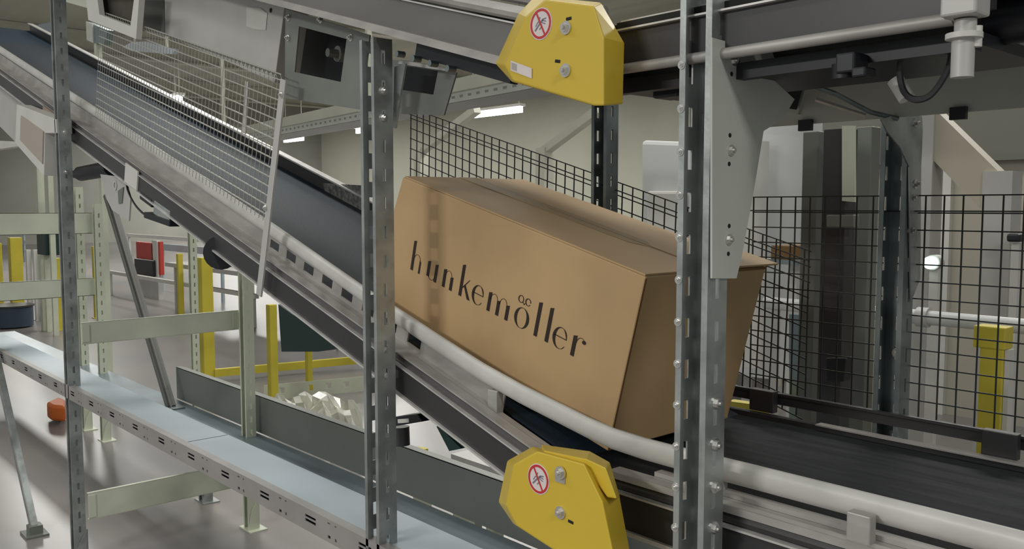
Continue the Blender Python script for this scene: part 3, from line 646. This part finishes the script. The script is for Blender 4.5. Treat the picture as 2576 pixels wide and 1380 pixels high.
# red machine
rm = thing('red_machine', tuple(AZ(372, 690, 0)), 'red box machine with black lower part, standing in the left background', 'machine')
Yd = 5.6
def pb(px0, py0, px1, py1, Y, th, name, m, parent, bevel=0): return pxbox(px0, py0, px1, py1, Y, th).build(name, m, parent, bevel=bevel)
pb(343, 610, 384, 668, Yd, .06, 'red_housing', 'red', rm, .02); pb(338, 655, 384, 688, Yd - .05, .1, 'black_base', 'black', rm, .02)
pb(384, 605, 394, 700, Yd, .06, 'white_post', 'white', rm); pb(394, 608, 402, 690, Yd + .02, .06, 'dark_edge', 'red', rm)
c = A(343, 688, Yd); d = A(402, 688, Yd); MB().box(c.x, d.x, Yd - .03, Yd + .06, 0, c.z).build('plinth', 'light', rm)
def hbeam(px0, py0, px1, py1, Y, hp, label, m='cream', name='far_rail', legs=True):
    a, b_ = A(px0, py0, Y), A(px1, py1, Y); z = (a.z + b_.z) / 2; hh = hp / F * (a - CAM).dot(FW)
    r = thing(name, (a.x, Y, z), label, 'rail'); MB().box(a.x, b_.x, Y, Y + .06, z - hh / 2, z + hh / 2).build('bar', m, r)
    if legs:
        for x in (a.x + .1, b_.x - .1): MB().box(x - .03, x + .03, Y + .01, Y + .05, 0, z - hh / 2).build('leg', m, r)
    return r
hbeam(318, 602, 620, 598, 6.5, 8, 'white far rail above the red machine', 'white')
hbeam(400, 628, 560, 626, 6.2, 16, 'pale blue far rail right of the red machine', 'tray')
hbeam(270, 712, 640, 706, 5.2, 8, 'white far rail below the red machine', 'white')
hbeam(-30, 545, 60, 596, 6.5, 3, 'thin grey far rail at the left edge', 'galvd')
b = thing('far_worktable', tuple(AZ(560, 800, 0)), 'far pale worktable with small items behind the yellow posts', 'table')
MB().box(-13.5, -8.4, 5.0, 6.4, .70, .76).build('table_top', 'light', b)
for x in (-13.3, -8.6):
    for y in (5.1, 6.3): MB().box(x - .03, x + .03, y - .03, y + .03, 0, .70).build('leg', 'light', b)
random.seed(8)
for k in range(7):
    x = -12.6 + k * .62; h = random.uniform(.10, .28); mm = ('olive', 'white', 'panel', 'glass', 'olive', 'white', 'orange')[k]
    adj = ('low dull grey', 'small white', 'dark grey', 'pale blue', 'tall dull grey', 'wide white', 'small orange')[k]
    o = MB().box(x, x + random.uniform(.14, .3), 5.3, 5.5, .76, .76 + h).build('parts_bin', mm, bevel=.01, loc=(x, 5.3, .76))
    tag(o, '%s bin on the far worktable behind the yellow posts' % adj, 'bin', 'bins on the far worktable')
b = tag(MB().prism([AZ(118, 1050, .02), AZ(150, 1034, .02), AZ(172, 1046, .02), AZ(165, 1062, .02), AZ(128, 1058, .02)], (0, 0, .12)).build('orange_cap', 'orange', bevel=.02, loc=tuple(AZ(145, 1050, 0))), 'orange plastic piece on the floor left of the tall left post', 'debris')
# dark blue chair-like tub and pale vertical legs at far left
b = thing('blue_tub', tuple(AZ(30, 830, 0)), 'dark blue tub on the floor at the left edge', 'tub')
c = AZ(30, 822, 0); fN = MB().cyl((c.x, c.y, 0.02), (c.x, c.y, .28), .26, 20); fN.build('tub_body', mat('dark_blue_plastic', (.03, .05, .08), .5), b, smooth=True)
MB().cyl((c.x, c.y, .28), (c.x, c.y, .30), .28, 20).build('rim', 'panel', b, smooth=True)
for k, px in enumerate((78, 96, 112)):
    o = thing('stanchion', tuple(AZ(px, 806, 0)), ('leftmost', 'middle', 'rightmost')[k] + ' of the three thin pale legs behind the blue tub', 'stanchion', 'thin pale legs behind the blue tub')
    p = AZ(px, 806, 0); MB().box(p.x - .035, p.x + .035, p.y - .03, p.y + .03, 0, 1.0).build('upright', 'white', o)
    MB().box(p.x - .045, p.x + .045, p.y - .04, p.y + .04, 0, .01).build('base_plate', 'white', o)
b = thing('control_stand', tuple(AZ(115, 830, 0)), 'tall pale upright with green control box left of the tall left post', 'frame')
p = AZ(115, 830, 0); MB().box(p.x - .05, p.x + .05, p.y - .04, p.y + .04, 0, 2.1).build('upright', 'cream', b)
MB().box(p.x + .15, p.x + .55, p.y - .1, p.y + .1, 1.0, 1.45).build('control_box', 'green', b, bevel=.01)
MB().box(p.x + .15, p.x + .20, p.y - .03, p.y + .03, 0, 1.0).build('leg', 'cream', b)
b = thing('floor_duct', tuple(AZ(60, 960, 0)), 'dark low duct with pale top on the floor at the left edge', 'duct')
MB().box(-8.9, -6.4, .6, .95, .10, .30).build('duct_body', 'olive', b); MB().box(-8.9, -6.4, .55, .98, .30, .33).build('duct_lid', 'tray', b)
for x in (-8.7, -6.6): MB().box(x - .03, x + .03, .7, .85, 0, .10).build('foot', 'olive', b)

# ------------------------------------------------------------------ right background
pp = thing('white_pipe', tuple(A(2200, 780, 3.2)), 'thick white horizontal pipe behind the wire fence at right', 'pipe')
a, b_ = A(1925, 760, 3.2), A(2700, 805, 3.2); MB().cyl((a.x, 3.2, 1.205), (b_.x, 3.2, 1.205), .026, 16).build('pipe', 'pipe', pp, smooth=True)
for px in (2160, 2310): c = A(px, 770, 3.2); MB().cyl((c.x, 3.2, 1.205), (c.x + .04, 3.2, 1.205), .036, 16).build('pipe_collar', 'light', pp, smooth=True)
for x in (a.x + .05, b_.x - .1): MB().box(x - .015, x + .015, 3.19, 3.21, 0, 1.18).build('support_leg', 'light', pp)
# yellow column right
c = A(2505, 835, 3.0)
b = thing('barrier_post', (c.x, 3.0, 0), 'yellow barrier post with wider head behind the wire fence at far right', 'barrier')
MB().box(c.x - .035, c.x + .035, 2.97, 3.03, 0, c.z - .04).build('post', 'yellowp', b, bevel=.004)
MB().box(c.x - .055, c.x + .04, 2.965, 3.035, c.z - .05, c.z + .02).build('head', 'yellowp', b, bevel=.004)
MB().box(c.x + .036, c.x + .05, 2.98, 3.02, 0, c.z - .05).build('reflective_edge', 'white', b)
# dark columns beyond the fence
def column(px, pyt, wpx, Y, m, label, pybot=None):
    c = A(px, pyt, Y); f = (c - CAM).dot(FW); w_ = wpx / F * f
    r = thing('machine_column', (c.x, Y, 0), label, 'column')
    MB().box(c.x - w_ * .62, c.x + w_ * .3, Y, Y + .06, 0, c.z).build('column', m, r, bevel=.003)
    MB().box(c.x - w_, c.x + w_ * .7, Y - .02, Y + .08, 0, .01).build('base_plate', m, r)
    return r, c
mc, c = column(2112, 322, 70, 2.25, 'panel', 'dark machine column with beige upper face behind the fence at right')
poly([(2118, 316), (2150, 316), (2150, 508), (2118, 505)], 2.24, .008, 'beige_strip', 'cream', mc)
poly([(2078, 540), (2148, 540), (2148, 572), (2078, 572)], 2.22, .03, 'clamp_block', 'olive', mc, .003)
poly([(2076, 900), (2128, 900), (2122, 960), (2078, 960)], 2.20, .04, 'lower_block', 'black', mc, .003)
mc, c = column(2046, 330, 46, 2.35, 'olive', 'dull green machine column just left of the dark one with beige face')
mc, c = column(2180, 318, 46, 2.6, 'olive', 'beige grey machine column right of the dark one, nearly hidden')
tg = thing('glass_partition', tuple(A(2030, 900, 2.7)), 'teal grey sheet panel behind the columns below the white pipe', 'panel')
poly([(1985, 790), (2088, 795), (2085, 1085), (1985, 1060)], 2.7, .02, 'sheet', 'tealt', tg)
MB().box(A(2000, 1000, 2.7).x, A(2080, 1000, 2.7).x, 2.69, 2.73, 0, A(2030, 1075, 2.7).z + .02).build('stand', 'olive', tg)
# white machines
wm = thing('white_tank', tuple(A(1950, 700, 5)), 'large white rounded tank right of the gusset plate', 'tank')
cx = A(1955, 700, 5.2); MB().cyl((cx.x, 5.2, .5), (cx.x, 5.2, 2.35), .26, 32).cyl((cx.x, 5.2, 2.35), (cx.x, 5.2, 2.42), .22, 32).build('tank_body', 'pipe', wm, smooth=True)
c2 = A(1896, 620, 4.8); MB().cyl((c2.x, 4.8, .6), (c2.x, 4.8, 2.0), .08, 24).build('side_pipe', 'white', wm, smooth=True)
for s_ in (-.15, .15): MB().box(cx.x + s_ - .04, cx.x + s_ + .04, 5.1, 5.3, 0, .5).build('leg', 'light', wm)
w2 = thing('white_machine', tuple(A(1660, 600, 5)), 'white machine housing seen left of the nearest post above the box', 'machine')
poly([(1612, 352), (1720, 356), (1800, 350), (1800, 800), (1612, 800)], 5.0, .8, 'housing', 'pipe', w2, .03)
poly([(1625, 480), (1716, 480), (1716, 640), (1625, 620)], 4.93, .07, 'front_door', 'white', w2, .02)
a = A(1612, 800, 5.0); d = A(1800, 800, 5.0); MB().box(a.x, d.x, 5.0, 5.7, 0, a.z - .0).build('plinth', 'light', w2)
bc = tag(pxbox(1938, 618, 1990, 652, 3.4, .25).build('small_carton', 'cardd', bevel=.005, loc=tuple(A(1965, 652, 3.4))), 'small brown carton on a stand behind the fence right of the box', 'carton')
c = A(1965, 652, 3.4); b = thing('carton_stand', (c.x, 3.5, 0), 'thin pale stand carrying the small brown carton behind the fence', 'stand')
MB().box(c.x - .09, c.x + .09, 3.38, 3.68, c.z - .02, c.z).build('shelf', 'galvd', b); MB().box(c.x - .02, c.x + .02, 3.5, 3.54, 0, c.z - .02).build('leg', 'white', b)
b = thing('yellow_guard', tuple(A(1900, 1040, 2.5)), 'low yellow guard edge behind the fence right of the box', 'guard')
poly([(1830, 1008), (1920, 1020), (1918, 1044), (1830, 1030)], 2.5, .04, 'rail', 'yellowp', b); a = A(1870, 1040, 2.5); MB().box(a.x - .02, a.x + .02, 2.5, 2.53, 0, a.z).build('leg', 'yellowp', b)
b = thing('signal_lamp', tuple(A(2345, 660, 4)), 'glowing pale green round lamp behind the fence at right', 'lamp')  # a reflection painted as a glowing disc; lens, housing and stem are added
c = A(2345, 660, 4.0); MB().cyl((c.x, 4.0, c.z), (c.x, 3.97, c.z), .028, 20).build('lens', 'led', b); MB().cyl((c.x, 4.05, c.z), (c.x, 4.0, c.z), .034, 20).build('housing', 'light', b)
MB().box(c.x - .02, c.x + .02, 4.02, 4.06, 0, c.z).build('stem', 'white', b)
b = thing('wall_camera', tuple(A(2548, 598, 4)), 'small black device behind the fence near the right edge', 'device')
pxbox(2530, 588, 2566, 608, 4.0, .08).build('body', 'black', b, bevel=.01); c = A(2548, 600, 4.0); MB().box(c.x - .015, c.x + .015, 4.03, 4.07, 0, c.z - .02).build('stem', 'white', b)
# pale machine walls at right rear
b = thing('machine_enclosure', tuple(A(2450, 700, 7)), 'large beige grey machine enclosure filling the right background', 'machine')
a = A(2330, 700, 7.0); MB().box(a.x - 1.8, 4, 7.0, 9.0, 0, 2.89).build('side_wall', mat('beige_sheet', (.47, .43, .36), .6, 0, .12, .8), b)
zb = A(2450, 405, 6.92).z; MB().box(a.x - 1.85, 4, 6.92, 6.99, zb, 2.9).box(a.x - 1.85, 4, 6.92, 9.05, 2.9, 2.95).build('roof_band', mat('dark_band', (.17, .17, .14), .6), b)
for k in range(4): MB().box(a.x - 1.2 + k * 1.3, a.x - 1.12 + k * 1.3, 6.95, 7.0, 0, 2.55).build('panel_joint', 'white', b)
b = thing('diagonal_brace', tuple(A(2400, 400, 4)), 'beige diagonal brace behind the rear post at right', 'brace')
p0, p1 = A(2330, 310, 4.2), A(2520, 500, 4.2); MB().bar(p0, p1, .09, .16).build('brace_bar', mat('beige_paint', (.50, .45, .36), .5), b)
MB().box(p1.x - .06, p1.x + .06, 4.14, 4.26, 0, p1.z + .12).build('upright', 'light', b); MB().box(p0.x - .08, p0.x + .06, 4.14, 4.26, 0, p0.z + .12).build('upright', 'light', b)

# ------------------------------------------------------------------ overhead background
ct = thing('cable_ladder', (-5.7, 4, 2.3), 'long perforated overhead tray behind the posts, crossing upper middle', 'cable tray')
MB().box(-11, -2, 4.0, 4.01, 2.30, 2.385).build('side_panel', 'truss', ct)
b = MB(); b.slotted((-11, 4.012, 2.235), (9.0, 0, 0), (0, 0, .065), (0, .004, 0), [(.025, .042, slots(9.0, .3, .10, .05))]); b.build('perforated_side', 'plate', ct)
MB().box(-11, -2, 4.02, 4.3, 2.232, 2.236).box(-11, -2, 4.3, 4.304, 2.236, 2.36).build('tray_floor', 'olive', ct)
for x in (-10, -6.2, -2.3): MB().box(x - .02, x + .02, 4.13, 4.17, 2.36, 7).build('hanger', 'truss', ct)
ct.location = (-5.7, 3.77, 2.355); ct.rotation_euler.z = -.115
for px, lab in ((1130, 'pale slanted roof brace left of the upper yellow cover'), (1440, 'pale slanted roof brace below the upper yellow cover')):
    o = thing('roof_brace', tuple(A(px, 330, 9)), lab, 'brace'); p0, p1 = A(px + 70, 275, 9.6), A(px - 70, 380, 9.6)
    MB().bar(p0, p1, .15, .12).build('brace_bar', 'truss', o); MB().box(p1.x - .1, p1.x + .1, 9.5, 9.7, 0, p1.z + .05).build('column', 'truss', o)
tubes = [((1185, 291), (1312, 268), 4.2, 'long bright ceiling tube light right of the middle post'), ((716, 351), (762, 346), 4.2, 'short bright ceiling tube light between wire guard and middle post'),
         ((898, 328), (908, 326), 4.2, 'tiny bright ceiling light at the left edge of the middle post'), ((438, 248), (455, 244), 4.6, 'small bright ceiling light seen through the wire guard')]
for (pa, pb_, z, lab) in tubes:
    a = AZ((pa[0] + pb_[0]) / 2, (pa[1] + pb_[1]) / 2, z); e0, e1 = A(*pa, a.y), A(*pb_, a.y); zz = a.z
    o = thing('tube_light', (a.x, a.y, zz), lab, 'ceiling light')
    MB().box(e0.x, e1.x, a.y - .05, a.y + .05, zz - .11, zz + .05).build('diffuser', 'tubelight', o); MB().box(e0.x - .05, e1.x + .05, a.y - .1, a.y + .1, zz + .05, zz + .12).build('housing', 'white', o)
    for x in (e0.x + .1, e1.x - .1): MB().box(x - .01, x + .01, a.y - .01, a.y + .01, zz + .12, 7).build('hanger_wire', 'truss', o)

# ------------------------------------------------------------------ light
def area(name, loc, sx, sy, e, c=(1, .99, .94), rot=(0, 0, 0)):
    l = bpy.data.lights.new(name, 'AREA'); l.shape = 'RECTANGLE'; l.size = sx; l.size_y = sy; l.energy = e; l.color = c
    o = bpy.data.objects.new(name, l); o.location = loc; o.rotation_euler = rot; col.objects.link(o); return o
area('ceiling_lamp', (-1.95, -3.0, 3.3), 1.0, .4, 150)
area('ceiling_lamp', (-6.0, -1.8, 5.4), 4, .6, 110)
area('ceiling_lamp', (-5.5, 3.2, 5.8), 5, .6, 100)
area('ceiling_lamp', (-2.0, 4.2, 5.8), 4, .6, 90)
area('ceiling_lamp', (-12, 5, 5.8), 6, .8, 150)
area('ceiling_lamp', (-12, 12, 5.8), 6, 1, 550)
area('ceiling_lamp', (-3, 10, 5.8), 6, 1, 420)
area('ceiling_lamp', (-24, 6, 5.8), 8, 1, 600)
area('ceiling_lamp', (-24, 16, 5.8), 8, 1, 1000)
area('ceiling_lamp', (-36, 17, 5.8), 8, 1, 800)
area('ceiling_lamp', (3.2, -.6, 4.2), 1.5, .6, 110)  # added fill light for the box's right face and the gusset plate
wd = bpy.data.worlds.new('world'); sc.world = wd; wd.use_nodes = True
wd.node_tree.nodes['Background'].inputs[0].default_value = (.60, .62, .60, 1); wd.node_tree.nodes['Background'].inputs[1].default_value = .50
sc.view_settings.view_transform = 'Standard'; sc.view_settings.look = 'None'; sc.view_settings.exposure = 0; sc.view_settings.gamma = 1
sc.view_settings.use_curve_mapping = False
for o in bpy.data.objects:
    if '_o' in o: del o['_o']
